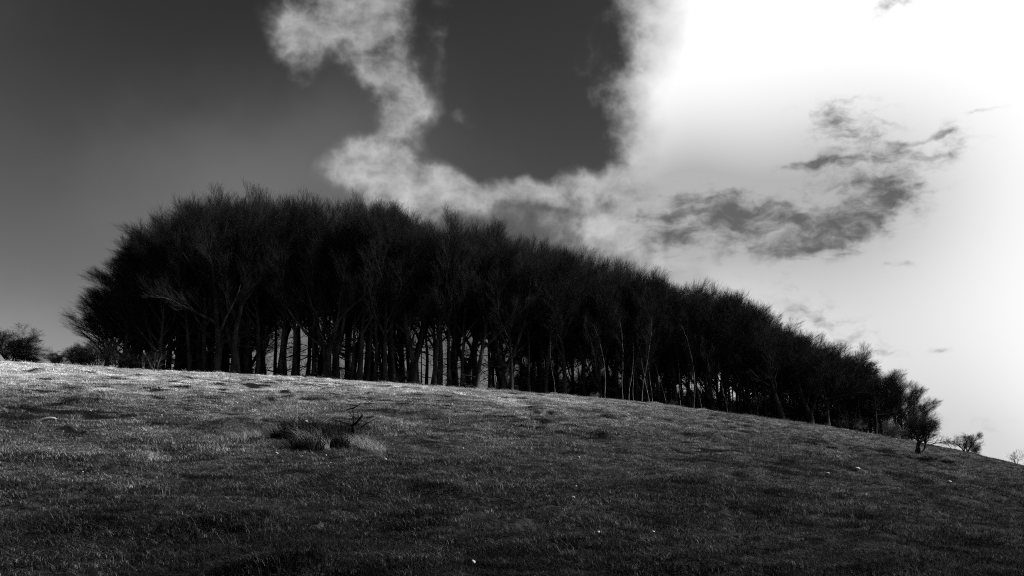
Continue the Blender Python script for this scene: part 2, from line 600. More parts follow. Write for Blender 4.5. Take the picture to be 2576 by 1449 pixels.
gg = bpy.data.node_groups.new('grass_tufts', 'GeometryNodeTree')
gg.interface.new_socket('Geometry', in_out='INPUT', socket_type='NodeSocketGeometry')
gg.interface.new_socket('Geometry', in_out='OUTPUT', socket_type='NodeSocketGeometry')
gi = gg.nodes.new('NodeGroupInput')
go = gg.nodes.new('NodeGroupOutput')


def named(name, typ):
    nd = gg.nodes.new('GeometryNodeInputNamedAttribute')
    nd.data_type = typ
    nd.inputs['Name'].default_value = name
    return [s for s in nd.outputs if s.name == 'Attribute' and s.enabled][0]


cmpn = gg.nodes.new('FunctionNodeCompare')
cmpn.data_type = 'INT'
cmpn.operation = 'GREATER_EQUAL'
ins = [s for s in cmpn.inputs if s.enabled]
gg.links.new(named('proto', 'INT'), ins[0])
ins[1].default_value = 0
sepg = gg.nodes.new('GeometryNodeSeparateGeometry')
sepg.domain = 'POINT'
gg.links.new(gi.outputs[0], sepg.inputs[0])
gg.links.new(cmpn.outputs[0], sepg.inputs[1])
spl = gg.nodes.new('GeometryNodeSplitToInstances')
spl.domain = 'POINT'
gg.links.new(sepg.outputs[0], spl.inputs['Geometry'])
gg.links.new(named('proto', 'INT'), spl.inputs['Group ID'])
iop = gg.nodes.new('GeometryNodeInstanceOnPoints')
gg.links.new(sepg.outputs[1], iop.inputs['Points'])
gg.links.new(spl.outputs[0], iop.inputs['Instance'])
iop.inputs['Pick Instance'].default_value = True
gg.links.new(named('kindof', 'INT'), iop.inputs['Instance Index'])
cx = gg.nodes.new('ShaderNodeCombineXYZ')
gg.links.new(named('rotz', 'FLOAT'), cx.inputs[2])
gg.links.new(cx.outputs[0], iop.inputs['Rotation'])
cs = gg.nodes.new('ShaderNodeCombineXYZ')
sz = named('size', 'FLOAT')
for i in range(3):
    gg.links.new(sz, cs.inputs[i])
gg.links.new(cs.outputs[0], iop.inputs['Scale'])
gg.links.new(iop.outputs[0], go.inputs[0])
gm = grass.modifiers.new('tufts', 'NODES')
gm.node_group = gg


# ------------------------------------------------------------------ tree growing
def norm(v):
    return v / np.maximum(np.linalg.norm(v, axis=-1, keepdims=True), 1e-9)


def tubes(P, Rd, sides):
    """P (n, s, 3) centre lines, Rd (n, s) radii -> tapered tubes"""
    n, s, _ = P.shape
    T = np.empty_like(P)
    T[:, 1:-1] = P[:, 2:] - P[:, :-2]
    T[:, 0] = P[:, 1] - P[:, 0]
    T[:, -1] = P[:, -1] - P[:, -2]
    T = norm(T)
    ref = np.where(np.abs(T[..., 2:3]) > 0.9, np.array([1.0, 0, 0]), np.array([0, 0, 1.0]))
    U = norm(np.cross(T, ref))
    V = np.cross(T, U)
    ang = np.arange(sides) * 2 * math.pi / sides
    ring = P[:, :, None, :] + Rd[:, :, None, None] * (np.cos(ang)[None, None, :, None] * U[:, :, None, :] + np.sin(ang)[None, None, :, None] * V[:, :, None, :])
    idx = np.arange(n * s * sides).reshape(n, s, sides)
    a = idx[:, :-1]
    b = idx[:, 1:]
    q = np.stack([a, np.roll(a, -1, 2), np.roll(b, -1, 2), b], -1).reshape(-1, 4)
    return ring.reshape(-1, 3), q


def sprout(r, P, Rd, count, t0, t1, ang, length, segs, up=0.0, out=0.0, wob=0.15, rfrac=0.55, rtip=0.25, rmax=9, bias=None, lvar=0.35, taper_len=0.45, centre=None):
    """children of every parent line; returns (lines, radii)"""
    n, s, _ = P.shape
    m = n * count
    par = np.repeat(np.arange(n), count)
    base_t = np.tile((np.arange(count) + 0.5) / count, n)
    t = t0 + (t1 - t0) * np.clip(base_t + r.uniform(-.5, .5, m) / count, 0, 1)
    f = t * (s - 1)
    i = np.minimum(f.astype(int), s - 2)
    w = (f - i)[:, None]
    A, B = P[par, i], P[par, i + 1]
    p = A * (1 - w) + B * w
    rad = Rd[par, i] * (1 - w[:, 0]) + Rd[par, i + 1] * w[:, 0]
    T = norm(B - A)
    rnd = norm(r.normal(size=(m, 3)))
    perp = norm(np.cross(T, rnd))
    th = R(ang) * r.uniform(0.65, 1.35, m)[:, None]
    d = T * np.cos(th) + perp * np.sin(th)
    if out:
        c = np.zeros(3) if centre is None else np.asarray(centre)
        o = p - c
        o[:, 2] = 0
        d = d + out * norm(o)
    d[:, 2] += up * 0.5
    if bias is not None:
        d = d + np.asarray(bias)
    d = norm(d)
    L = length * (1 + r.uniform(-lvar, lvar, m)) * (1 - taper_len * (t - t0) / max(t1 - t0, 1e-6))
    step = (L / (segs - 1))[:, None]
    Q = np.empty((m, segs, 3))
    Q[:, 0] = p
    for k in range(1, segs):
        Q[:, k] = Q[:, k - 1] + d * step
        d = d + r.normal(0, wob, (m, 3))
        d[:, 2] += up / segs
        if bias is not None:
            d = d + np.asarray(bias) / segs
        d = norm(d)
    r0 = np.minimum(rad * rfrac, rmax)
    RR = r0[:, None] * np.linspace(1, rtip, segs)[None, :]
    return Q, RR


class Bag:
    def __init__(self):
        self.v, self.f, self.n = [], {}, 0

    def add(self, P, Rd, sides):
        v, q = tubes(P, Rd, sides)
        self.v.append(v)
        self.f.setdefault(4, []).append(q + self.n)
        self.n += len(v)

    def raw(self, v, f):
        self.v.append(v)
        self.f.setdefault(f.shape[1], []).append(f + self.n)
        self.n += len(v)

    def mesh(self, name, mat, smooth=True):
        return set_mesh(name, np.concatenate(self.v), [np.concatenate(x) for x in self.f.values()], mat, smooth)

    def top(self):
        return float(np.percentile(np.concatenate(self.v)[:, 2], 99.93))


def stem(r, H, r0, r1, segs, wob, leanx=0.0, leany=0.0, start=(0, 0, -0.35), flare=1.6):
    P = np.zeros((1, segs, 3))
    P[0, 0] = start
    d = np.array([leanx, leany, 1.0])
    for k in range(1, segs):
        P[0, k] = P[0, k - 1] + norm(d) * H / (segs - 1)
        d = d + np.array([r.normal(0, wob), r.normal(0, wob), 0])
        d[:2] *= 0.92
    t = np.linspace(0, 1, segs)
    Rd = (r0 + (r1 - r0) * t ** 0.9) * (1 + (flare - 1) * np.exp(-t * H / 0.5))
    return P, Rd[None, :]


def beech(seed, H=14.0, r0=0.24, clear=0.36, limbs=13, forks=0, spread=1.0, low=6, lean=0.0, dens=1.0, bias=None):
    """bare beech: trunk with main limbs, crown of branches and twigs"""
    r = np.random.default_rng(seed)
    tb, cb = Bag(), Bag()
    stems = []
    if forks:
        P, Rd = stem(r, H * 0.16, r0 * 1.15, r0 * 0.95, 5, 0.04, lean)
        tb.add(P, Rd, 9)
        for i in range(forks):
            a = 2 * math.pi * i / forks + r.uniform(0, 1)
            Q, RQ = stem(r, H * 0.62, r0 * 0.8, r0 * 0.12, 13, 0.06, 0.34 * math.cos(a), 0.34 * math.sin(a), P[0, -1] - np.array([0, 0, 0.25]), 1.0)
            tb.add(Q, RQ, 8)
            stems.append((Q, RQ))
    else:
        P, Rd = stem(r, H * 0.78, r0, r0 * 0.12, 17, 0.035, lean)
        tb.add(P, Rd, 9)
        stems.append((P, Rd))
    per = max(4, int(limbs / len(stems)))
    for (P, Rd) in stems:
        c0 = clear if not forks else max(0.02, clear - 0.2)
        L1, R1 = sprout(r, P, Rd, per, c0, 0.98, 42, H * 0.34 * spread, 8, up=0.55, out=0.25, wob=0.10, rfrac=0.62, rtip=0.18, taper_len=0.42, bias=bias, lvar=0.2)
        tb.add(L1, R1, 6)
        L2, R2 = sprout(r, L1, R1, int(9 * dens), 0.15, 1.0, 34, H * 0.15 * spread, 5, up=0.6, out=0.2, wob=0.09, rfrac=0.6, rtip=0.3, rmax=0.045, bias=bias, lvar=0.25)
        cb.add(L2, R2, 4)
        L2b, R2b = sprout(r, P, Rd, int(10 * dens), c0 + 0.2, 1.0, 45, H * 0.13, 5, up=0.6, out=0.15, wob=0.14, rfrac=0.4, rtip=0.3, rmax=0.04)
        cb.add(L2b, R2b, 4)
        L2 = np.concatenate([L2, L2b])
        R2 = np.concatenate([R2, R2b])
        L3, R3 = sprout(r, L2, R2, int(8 * dens), 0.1, 1.0, 29, 1.35, 4, up=0.5, out=0.1, wob=0.09, rfrac=0.6, rtip=0.4, rmax=0.014, bias=bias)
        R3 = np.maximum(R3, 0.005)
        cb.add(L3, R3, 3)
        L4, R4 = sprout(r, L3, R3, 8, 0.15, 1.0, 26, 0.8, 3, up=0.4, wob=0.09, rfrac=0.7, rtip=0.5, rmax=0.0075, bias=bias)
        R4 = np.maximum(R4, 0.0035)
        cb.add(L4, R4, 3)
        if low:
            Lb, Rb = sprout(r, P, Rd, low, 0.06, c0 + 0.1, 78, H * 0.15, 6, up=0.05, wob=0.16, rfrac=0.22, rtip=0.25, rmax=0.05)
            tb.add(Lb, Rb, 4)
            Lc, Rc = sprout(r, Lb, Rb, 7, 0.2, 1.0, 45, 0.9, 4, up=0.1, wob=0.2, rfrac=0.6, rtip=0.4, rmax=0.014)
            cb.add(Lc, Rc, 3)
            Ld, Rdd = sprout(r, Lc, Rc, 4, 0.2, 1.0, 40, 0.45, 3, up=0.1, wob=0.2, rfrac=0.7, rtip=0.5, rmax=0.007)
            cb.add(Ld, Rdd, 3)
    return tb.mesh('beech_trunk', M_BARK), cb.mesh('beech_crown', M_TWIG, False), cb.top()


def birch(seed, H=9.0, r0=0.055):
    r = np.random.default_rng(seed)
    tb, cb = Bag(), Bag()
    P, Rd = stem(r, H * 0.9, r0, r0 * 0.25, 19, 0.13, r.uniform(-.05, .05))
    tb.add(P, Rd, 7)
    L1, R1 = sprout(r, P, Rd, 12, 0.35, 1.0, 36, H * 0.2, 6, up=0.4, wob=0.13, rfrac=0.5, rtip=0.25)
    cb.add(L1, R1, 4)
    L2, R2 = sprout(r, L1, R1, 9, 0.1, 1.0, 36, 0.95, 4, up=0.2, wob=0.16, rfrac=0.6, rtip=0.4, rmax=0.012)
    cb.add(L2, R2, 3)
    L3, R3 = sprout(r, L2, R2, 5, 0.2, 1.0, 34, 0.5, 3, up=0.0, wob=0.15, rfrac=0.7, rtip=0.5, rmax=0.006)
    R3 = np.maximum(R3, 0.003)
    cb.add(L3, R3, 3)
    return tb.mesh('birch_trunk', M_BIRCH), cb.mesh('birch_crown', M_TWIG, False), cb.top()


def thorn(seed, H=3.2, stems_n=3, lean=(0.3, 0.0), dens=1.0, spread=0.5, r0=0.06, mat=None, upw=0.35, clear=0.25):
    """hawthorn or shrub: several crooked stems, dense fine twigs pushed over by the wind"""
    r = np.random.default_rng(seed)
    tb, cb = Bag(), Bag()
    for i in range(stems_n):
        a = 2 * math.pi * i / max(stems_n, 1) + r.uniform(0, 1.2)
        P, Rd = stem(r, H * 0.62 * r.uniform(0.8, 1.1), r0 * r.uniform(0.7, 1.1), r0 * 0.22, 9, 0.16,
                     lean[0] + spread * math.cos(a), lean[1] + spread * math.sin(a), (0.05 * math.cos(a), 0.05 * math.sin(a), -0.15), 1.3)
        tb.add(P, Rd, 6)
        b = (lean[0] * 0.6, lean[1] * 0.6, 0)
        L1, R1 = sprout(r, P, Rd, 8, clear, 1.0, 46, H * 0.34, 6, up=upw, wob=0.2, rfrac=0.55, rtip=0.25, bias=b)
        tb.add(L1, R1, 4)
        L2, R2 = sprout(r, L1, R1, int(9 * dens), 0.1, 1.0, 46, H * 0.17, 4, up=upw * 0.7, wob=0.2, rfrac=0.6, rtip=0.4, rmax=0.014, bias=b)
        cb.add(L2, R2, 3)
        L3, R3 = sprout(r, L2, R2, int(8 * dens), 0.1, 1.0, 42, H * 0.085, 3, up=upw * 0.5, wob=0.2, rfrac=0.65, rtip=0.5, rmax=0.007, bias=b)
        R3 = np.maximum(R3, 0.003)
        cb.add(L3, R3, 3)
    return tb.mesh('thorn_trunk', mat or M_THORN), cb.mesh('thorn_crown', mat or M_TWIG, False), cb.top()


def pine(seed, H=9.0):
    r = np.random.default_rng(seed)
    tb, cb = Bag(), Bag()
    P, Rd = stem(r, H * 0.95, 0.17, 0.04, 15, 0.05, 0.04)
    tb.add(P, Rd, 8)
    L1, R1 = sprout(r, P, Rd, 26, 0.28, 1.0, 80, H * 0.27, 7, up=0.12, wob=0.12, rfrac=0.4, rtip=0.3, taper_len=0.55)
    tb.add(L1, R1, 5)
    L2, R2 = sprout(r, L1, R1, 8, 0.3, 1.0, 50, 0.75, 4, up=0.25, wob=0.15, rfrac=0.6, rtip=0.4, rmax=0.016)
    cb.add(L2, R2, 3)
    L3, R3 = sprout(r, L2, R2, 34, 0.25, 1.0, 52, 0.2, 2, up=0.1, wob=0.1, rfrac=1, rtip=0.3, rmax=0.007, taper_len=0.1)
    R3 = np.maximum(R3, 0.004)
    cb.add(L3, R3, 3)
    return tb.mesh('pine_trunk', M_BARK), cb.mesh('pine_crown', M_NEEDLE, False), cb.top()


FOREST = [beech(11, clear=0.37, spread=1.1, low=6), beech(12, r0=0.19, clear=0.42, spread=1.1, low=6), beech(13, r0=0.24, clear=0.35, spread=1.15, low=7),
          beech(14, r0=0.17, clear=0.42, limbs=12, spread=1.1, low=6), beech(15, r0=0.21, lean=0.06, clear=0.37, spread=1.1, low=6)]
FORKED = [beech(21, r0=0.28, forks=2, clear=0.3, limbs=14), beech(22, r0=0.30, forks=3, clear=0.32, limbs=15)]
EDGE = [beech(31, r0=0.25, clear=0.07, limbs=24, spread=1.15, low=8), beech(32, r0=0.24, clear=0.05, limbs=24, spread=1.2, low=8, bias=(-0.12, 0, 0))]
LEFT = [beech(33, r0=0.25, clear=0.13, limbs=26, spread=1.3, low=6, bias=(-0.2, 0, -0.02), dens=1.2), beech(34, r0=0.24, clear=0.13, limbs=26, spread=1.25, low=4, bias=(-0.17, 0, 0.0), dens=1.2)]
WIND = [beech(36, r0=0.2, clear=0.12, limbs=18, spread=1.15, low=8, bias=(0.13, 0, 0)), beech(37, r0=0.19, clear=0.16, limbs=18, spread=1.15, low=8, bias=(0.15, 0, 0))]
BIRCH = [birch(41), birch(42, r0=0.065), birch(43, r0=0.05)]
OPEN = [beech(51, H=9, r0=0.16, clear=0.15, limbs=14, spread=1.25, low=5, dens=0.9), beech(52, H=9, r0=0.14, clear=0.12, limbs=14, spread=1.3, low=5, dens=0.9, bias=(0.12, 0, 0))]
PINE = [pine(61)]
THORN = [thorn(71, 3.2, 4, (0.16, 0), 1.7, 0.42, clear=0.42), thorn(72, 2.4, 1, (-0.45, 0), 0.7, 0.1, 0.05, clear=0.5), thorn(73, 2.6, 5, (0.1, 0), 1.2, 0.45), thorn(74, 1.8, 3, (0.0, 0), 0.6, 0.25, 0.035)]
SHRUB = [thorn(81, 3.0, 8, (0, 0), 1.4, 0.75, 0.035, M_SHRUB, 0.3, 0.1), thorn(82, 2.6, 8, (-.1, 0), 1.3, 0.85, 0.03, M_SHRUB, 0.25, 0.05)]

# outline of the wood against the sky, as photographed
TOPX = [120, 185, 245, 310, 330, 390, 480, 580, 680, 780, 870, 960, 1030, 1070, 1150, 1250, 1290, 1330, 1400, 1470, 1550, 1650, 1720, 1790, 1840, 1900, 1960, 2020, 2080, 2150, 2200, 2250, 2310, 2340, 2360]
TOPY = [880, 770, 655, 600, 562, 528, 492, 490, 503, 492, 500, 505, 523, 548, 553, 578, 603, 580, 622, 633, 658, 693, 695, 718, 720, 745, 785, 825, 858, 885, 920, 950, 1005, 1050, 1090]


def wood_height(u, x, y, lower=0.0):
    v = np.interp(u, TOPX, TOPY)
    v = max(v, np.interp(u - 48, TOPX, TOPY)) if u < 620 else v - 4 if u > 1350 else v
    v = v + lower
    d = px_dir(u, v)
    return EYE + d[2] / d[1] * y - float(ground(x, y, False))


def plant(name, proto, x, y, height, label, group, rot=None, girth=1.0, category='tree'):
    tm, cm, ph = proto
    s = height / ph
    e = obj(name, None, None, (x, y, float(surf(x, y)[0])))
    e.rotation_euler = (0, 0, rng.uniform(0, 2 * math.pi) if rot is None else rot)
    e.scale = (s * girth, s * girth, s)
    e['label'] = label
    e['category'] = category
    if group:
        e['group'] = group
    obj('trunk', tm, e)
    obj('crown', cm, e)
    return e


ONES = ['', 'first', 'second', 'third', 'fourth', 'fifth', 'sixth', 'seventh', 'eighth', 'ninth', 'tenth', 'eleventh', 'twelfth', 'thirteenth', 'fourteenth',
        'fifteenth', 'sixteenth', 'seventeenth', 'eighteenth', 'nineteenth', 'twentieth']
TENS = {20: 'twenty', 30: 'thirty', 40: 'forty', 50: 'fifty'}
TENTH = {30: 'thirtieth', 40: 'fortieth', 50: 'fiftieth'}


def ordinal(n):
    if n <= 20:
        return ONES[n]
    if n % 10 == 0:
        return TENTH[n]
    return TENS[n // 10 * 10] + '-' + ONES[n % 10]


# front row, each trunk where it stands: (u, depth behind the brow, kind, girth)
FRONT = sorted([(262, 2.0, 'l1', 1.1), (305, 0.5, 'l0', 1.15), (324, 3.5, 'l1', 1.0), (345, 3.0, 'l1', 1.0), (395, 0.5, 'l0', 1.0), (440, 3.0, 'e1', 1.0), (472, 0.5, 'f2', 1.0), (493, 2.5, 'f0', 1.1), (511, 0.8, 'f2', 1.1),
         (541, 0.2, 'k0', 1.0), (588, 0.0, 'k1', 1.0), (617, 1.0, 'f4', 1.0), (645, 0.6, 'f0', 1.0), (700, 0.3, 'f2', 1.05), (737, 0.8, 'f0', 1.0), (786, 0.5, 'f3', 1.0),
         (822, 0.2, 'k0', 1.0), (843, 0.8, 'k1', 0.9), (885, 0.4, 'f1', 0.9), (903, 0.2, 'f0', 1.0), (925, 0.5, 'f1', 1.0), (943, 0.2, 'f4', 0.95), (969, 0.0, 'f2', 0.95), (989, 0.1, 'f3', 1.0),
         (1043, 0.0, 'k0', 1.0), (1090, -0.4, 'f2', 1.1), (1105, 0.4, 'f0', 1.1), (1130, 0.0, 'f0', 1.0), (1149, 0.6, 'f3', 0.95), (1161, 0.0, 'f1', 0.95),
         (1198, -0.3, 'f2', 1.1), (1232, 1.2, 'f1', 1.0), (1268, 0.4, 'k1', 1.0), (1286, 0.0, 'f0', 0.9), (1330, 1.0, 'f1', 1.0), (1372, 1.6, 'f2', 1.0), (1420, 1.2, 'f0', 1.0),
         (1468, 2.0, 'f3', 1.0), (1510, 1.6, 'w0', 1.0), (1552, 2.2, 'f0', 1.0), (1600, 2.5, 'f4', 1.0), (1655, 2.2, 'w0', 1.0), (1700, 1.8, 'f0', 1.0), (1735, 1.6, 'f1', 1.0),
         (1790, 1.5, 'w0', 1.0), (1835, 1.4, 'f3', 1.0), (1885, 1.2, 'w0', 1.0), (1925, 1.0, 'f1', 1.0), (1966, -0.6, 'f2', 1.35), (2000, 1.5, 'w0', 1.0), (2037, -0.5, 'k0', 1.0),
         (2080, 0.0, 'f2', 1.15), (2125, 0.6, 'w0', 1.0), (2185, 2.5, 'w1', 1.1), (2212, 1.2, 'w0', 1.1), (2160, 0.8, 'w0', 1.0)])
KINDS = {'e': EDGE, 'l': LEFT, 'w': WIND, 'f': FOREST, 'k': FORKED}
LOOK = {'l': 'left-reaching low-branched beech', 'w': 'wind-bent beech', 'e': 'low-branched bushy beech', 'f': 'bare beech', 'k': 'forked bare beech'}
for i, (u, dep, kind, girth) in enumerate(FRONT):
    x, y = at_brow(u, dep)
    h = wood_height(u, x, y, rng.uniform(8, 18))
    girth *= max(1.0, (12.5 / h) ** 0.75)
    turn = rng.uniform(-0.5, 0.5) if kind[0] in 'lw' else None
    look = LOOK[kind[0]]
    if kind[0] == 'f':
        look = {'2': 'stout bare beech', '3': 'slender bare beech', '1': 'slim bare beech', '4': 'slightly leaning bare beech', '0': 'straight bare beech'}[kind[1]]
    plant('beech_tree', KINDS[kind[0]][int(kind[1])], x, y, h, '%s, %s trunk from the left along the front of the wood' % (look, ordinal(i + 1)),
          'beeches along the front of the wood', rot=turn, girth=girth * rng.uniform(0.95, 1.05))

FRONT_U = [f[0] for f in FRONT]
used_labels = set()


def inner_label(what, u, dep):
    """where a tree of the interior stands, told by the front trunk it stands behind"""
    how = 'close beside and' if dep < 3 else 'just behind and' if dep < 8 else 'some way behind and' if dep < 13 else 'far behind and' if dep < 20 else 'farthest behind and'
    order = sorted(range(len(FRONT_U)), key=lambda i: abs(FRONT_U[i] - u))
    for i in order:
        lab = '%s, %s %s of the %s front trunk' % (what, how, 'left' if u < FRONT_U[i] else 'right', ordinal(i + 1))
        if lab not in used_labels:
            used_labels.add(lab)
            return lab


# deeper rows
ZONES = [700, 1320, 1800, 9999]
cands = []
for row, (dep, step) in enumerate([(5, 52), (10, 60), (16, 64), (23, 74)]):
    u = 335 + row * 19
    while u < 2225:
        cands.append((u + rng.uniform(-18, 18), dep + rng.uniform(-2, 2.5)))
        u += step * (1.3 if 640 < u < 1260 else 1.0)
for (u, dep) in cands:
    x, y = at_brow(u, dep)
    h = wood_height(u, x, y, rng.uniform(6, 16))
    zi = [i for i, z_ in enumerate(ZONES) if u < z_][0]
    lab = inner_label('bare beech inside the wood', u, dep)
    turn = None
    if u < 430:
        pr, turn = LEFT[rng.integers(0, 2)], rng.uniform(-.4, .4)
    elif u > 1300 and rng.uniform() < 0.6:
        pr, turn = WIND[rng.integers(0, 2)], rng.uniform(-.5, .5)
    elif rng.uniform() < (0.5 if u < 640 else 0.12):
        pr = EDGE[rng.integers(0, 2)]
    else:
        pr = FOREST[rng.integers(0, 5)] if rng.uniform() < 0.85 else FORKED[rng.integers(0, 2)]
    plant('beech_tree', pr, x, y, h, lab, 'beeches inside the wood, zone %s' % ['left', 'middle', 'birch', 'right'][zi], rot=turn, girth=rng.uniform(1.0, 1.2) * max(1.0, (12.5 / h) ** 0.75))

# thin dark poles and low growth inside the wood
POLES = []
u = 660.0
while u < 2240:
    POLES.append(u)
    u += rng.uniform(55, 90) if u < 1290 else rng.uniform(12, 24)
for i, u in enumerate(POLES):
    dep = rng.uniform(0.5, 9)
    x, y = at_brow(u, dep)
    h = wood_height(u, x, y) * rng.uniform(0.55, 0.9)
    pr, g = (FOREST[int(rng.integers(0, 5))], rng.uniform(0.45, 0.6)) if u < 1300 or rng.uniform() < 0.6 else (WIND[int(rng.integers(0, 2))], rng.uniform(0.55, 0.75))
    plant('young_beech', pr, x, y, h, inner_label('thin dark young tree', u, dep),
          ['young trees, middle', 'young trees, right half'][int(u > 1300)], girth=g)
u = 520.0
while u < 2260:
    dep = rng.uniform(7, 26)
    x, y = at_brow(u, dep)
    hh = rng.uniform(1.8, 3.4) if u > 1250 else rng.uniform(0.8, 1.7)
    plant('shrub', SHRUB[int(rng.integers(0, 2))], x, y, hh, inner_label('dark undergrowth bush', u, dep),
          ['undergrowth, middle', 'undergrowth, right half'][int(u > 1250)], girth=rng.uniform(1.0, 1.4), category='shrub')
    u += rng.uniform(60, 110) if u < 1250 else rng.uniform(14, 28)

# pale slender birches in front of the right half
BIRCHES = [(1396, 0.0, 0.62), (1522, -0.2, .7), (1566, -0.3, .8), (1582, -0.4, .75), (1592, 0, .6), (1614, -0.6, .85), (1633, -0.5, .8), (1641, 0.1, .7), (1676, 0, .65), (1712, -0.3, .7),
           (1746, -0.4, .85), (1764, 0, .6), (1828, -0.2, .7), (1905, 0.2, .62)]
for i, (u, dep, fr) in enumerate(BIRCHES):
    x, y = at_brow(u, dep)
    plant('birch_tree', BIRCH[i % 3], x, y, wood_height(u, x, y) * fr * 0.85, 'thin pale-stemmed birch, %s from the left along the dark front of the wood' % ordinal(i + 1),
          'pale birches in front of the wood', girth=0.75)

# right end
x, y = at_brow(2197, 0.2)
plant('pine_tree', PINE[0], x, y, wood_height(2197, x, y, -8), 'dark dense pine with flat needle tiers near the right end of the wood', None, rot=0.4)
x, y = at_brow(2250, 1.5)
plant('open_crowned_tree', OPEN[0], x, y, wood_height(2250, x, y, -14), 'thin open-crowned bare tree just right of the dark pine', None, rot=1.0)
x, y = at_brow(2286, 2.5)
plant('open_crowned_tree', OPEN[1], x, y, wood_height(2286, x, y, -14), 'lower open-crowned bare tree behind the windswept hawthorn', None, rot=0.2, girth=1.25)
x, y = at_brow(2262, 5.0)
plant('open_crowned_tree', OPEN[0], x, y, wood_height(2262, x, y, -10), 'farther open-crowned bare tree between the pine and the windswept hawthorn', None, rot=2.2, girth=1.2)
x, y = at_brow(2318, 3.5)
plant('open_crowned_tree', OPEN[1], x, y, wood_height(2318, x, y, -14), 'last low open tree at the right tip of the wood', None, rot=0.0, girth=1.5)


def shrub_at(name, proto, u, v, top_v, label, rot=0.0, group=None, girth=1.0, cat='shrub', dep=None):
    if dep is None:
        x, y = hit(u, v)
    else:
        x, y = at_brow(u, dep)
    d = px_dir(u, top_v)
    h = EYE + d[2] / d[1] * y - float(ground(x, y, False))
    return plant(name, proto, x, y, h, label, group, rot, girth, cat)


shrub_at('hawthorn', THORN[0], 2308, 1146, 1040, 'windswept hawthorn on crossed stems at the right end of the wood', 0.0, girth=1.4, cat='tree')
shrub_at('hawthorn', THORN[1], 2386, 0, 1098, 'small crooked hawthorn leaning left, between two bushier ones on the skyline', 0.0, dep=0.0, cat='tree', girth=1.2)
shrub_at('hawthorn', THORN[2], 2418, 0, 1086, 'bushy hawthorn standing alone on the falling right skyline', 0.3, dep=0.0, cat='tree', girth=1.25)
shrub_at('shrub', SHRUB[0], 2440, 0, 1112, 'low dark bush tucked against the lone skyline hawthorn', 0.3, dep=-0.6)
shrub_at('hawthorn', THORN[3], 2540, 0, 1126, 'thin little hawthorn near the right edge of the skyline', 0.6, dep=-0.3, cat='tree', girth=0.8)
shrub_at('shrub', SHRUB[1], 2578, 0, 1158, 'low bush cut off by the right edge of the picture', 0.6, dep=-0.5)
# left end
shrub_at('shrub', SHRUB[0], 22, 0, 826, 'large rounded bush cut off by the left edge of the picture', 1.0, dep=3.0, girth=1.7)
shrub_at('shrub', SHRUB[1], 72, 0, 882, 'lower bush on the slope of the large bush at the left edge', 0.4, dep=3.0, girth=2.0)
shrub_at('shrub', SHRUB[1], 142, 0, 882, 'leftmost low bush at the foot of the wood', 2.0, dep=0.5, girth=1.5)
shrub_at('shrub', SHRUB[0], 185, 0, 868, 'second low bush at the left foot of the wood', 0.7, dep=0.5, girth=1.3)
shrub_at('shrub', SHRUB[1], 232, 0, 850, 'third and tallest bush at the left foot of the wood', 0.2, dep=0.5, girth=1.2)
shrub_at('shrub', SHRUB[0], 285, 0, 860, 'fourth bush at the left foot, under the hanging beech branches', 0.2, dep=0.0, girth=1.2)
shrub_at('shrub', SHRUB[1], 340, 0, 880, 'fifth bush at the left foot, beside the pale thorn sapling', 1.2, dep=0.2, girth=1.3)
shrub_at('thorn_sapling', THORN[3], 392, 936, 868, 'pale twiggy thorn sapling in front of the dark left beeches', 0.2, girth=1.0)
for i, (u, tv) in enumerate([(1020, 925), (1500, 985), (1690, 1005), (2105, 1050), (2150, 1050), (2235, 1060), (2275, 1070)]):
    shrub_at('shrub', SHRUB[i % 2], u, 0, tv, ['undergrowth bush filling the gap between the middle trunks', 'dark undergrowth bush left of the first thick group of birches',
             'twiggy undergrowth bush among the birch stems', 'dark low bush at the foot of the forked right-hand beech', 'dark low bush left of the pine',
             'dark low bush right of the pine', 'dark low bush behind the windswept hawthorn'][i], rng.uniform(0, 6), dep=0.6)

# ------------------------------------------------------------------ foreground: dwarf sapling, tussocks, stalk
def line_tube(bag, pts, r0, r1, sides=6):
    P = np.array(pts, float)[None]
    bag.add(P, np.linspace(r0, r1, len(pts))[None], sides)


sx, sy = hit(890, 1107)
PXM = sy / FPX                       # metres per photograph pixel at the sapling
tb, cb = Bag(), Bag()


def sp(u, v, d=0.0):
    """sapling coordinates from its outline: right, up, and a little depth"""
    return ((u - 890) * PXM, d, (1107 - v) * PXM)


line_tube(tb, [sp(891, 1112), sp(890, 1095), sp(889, 1082), sp(886, 1072)], 0.036, 0.026, 8)
line_tube(tb, [sp(888, 1074), sp(887, 1058, .02), sp(886, 1042, .02), sp(884, 1030, .04)], 0.016, 0.008)
line_tube(tb, [sp(887, 1073), sp(897, 1067, -.06), sp(906, 1058, -.1), sp(912, 1049, -.12)], 0.022, 0.013)
line_tube(tb, [sp(889, 1081), sp(900, 1078, .08), sp(912, 1076, .12), sp(921, 1074, .15)], 0.018, 0.008)
line_tube(cb, [sp(884, 1031, .04), sp(876, 1032, .05), sp(866, 1035, .06)], 0.013, 0.007)
line_tube(cb, [sp(884, 1031, .04), sp(894, 1026, .02), sp(903, 1020, 0)], 0.013, 0.006)
line_tube(cb, [sp(886, 1074), sp(878, 1070, .1), sp(866, 1066, .2), sp(848, 1061, .25), sp(836, 1060, .3)], 0.014, 0.007)
line_tube(cb, [sp(884, 1072), sp(876, 1074, -.1), sp(868, 1068, -.2), sp(860, 1064, -.25)], 0.013, 0.006)
line_tube(cb, [sp(905, 1077, .1), sp(918, 1068, .1), sp(930, 1062, .1), sp(940, 1055, .15)], 0.011, 0.006)
rs = np.random.default_rng(5)
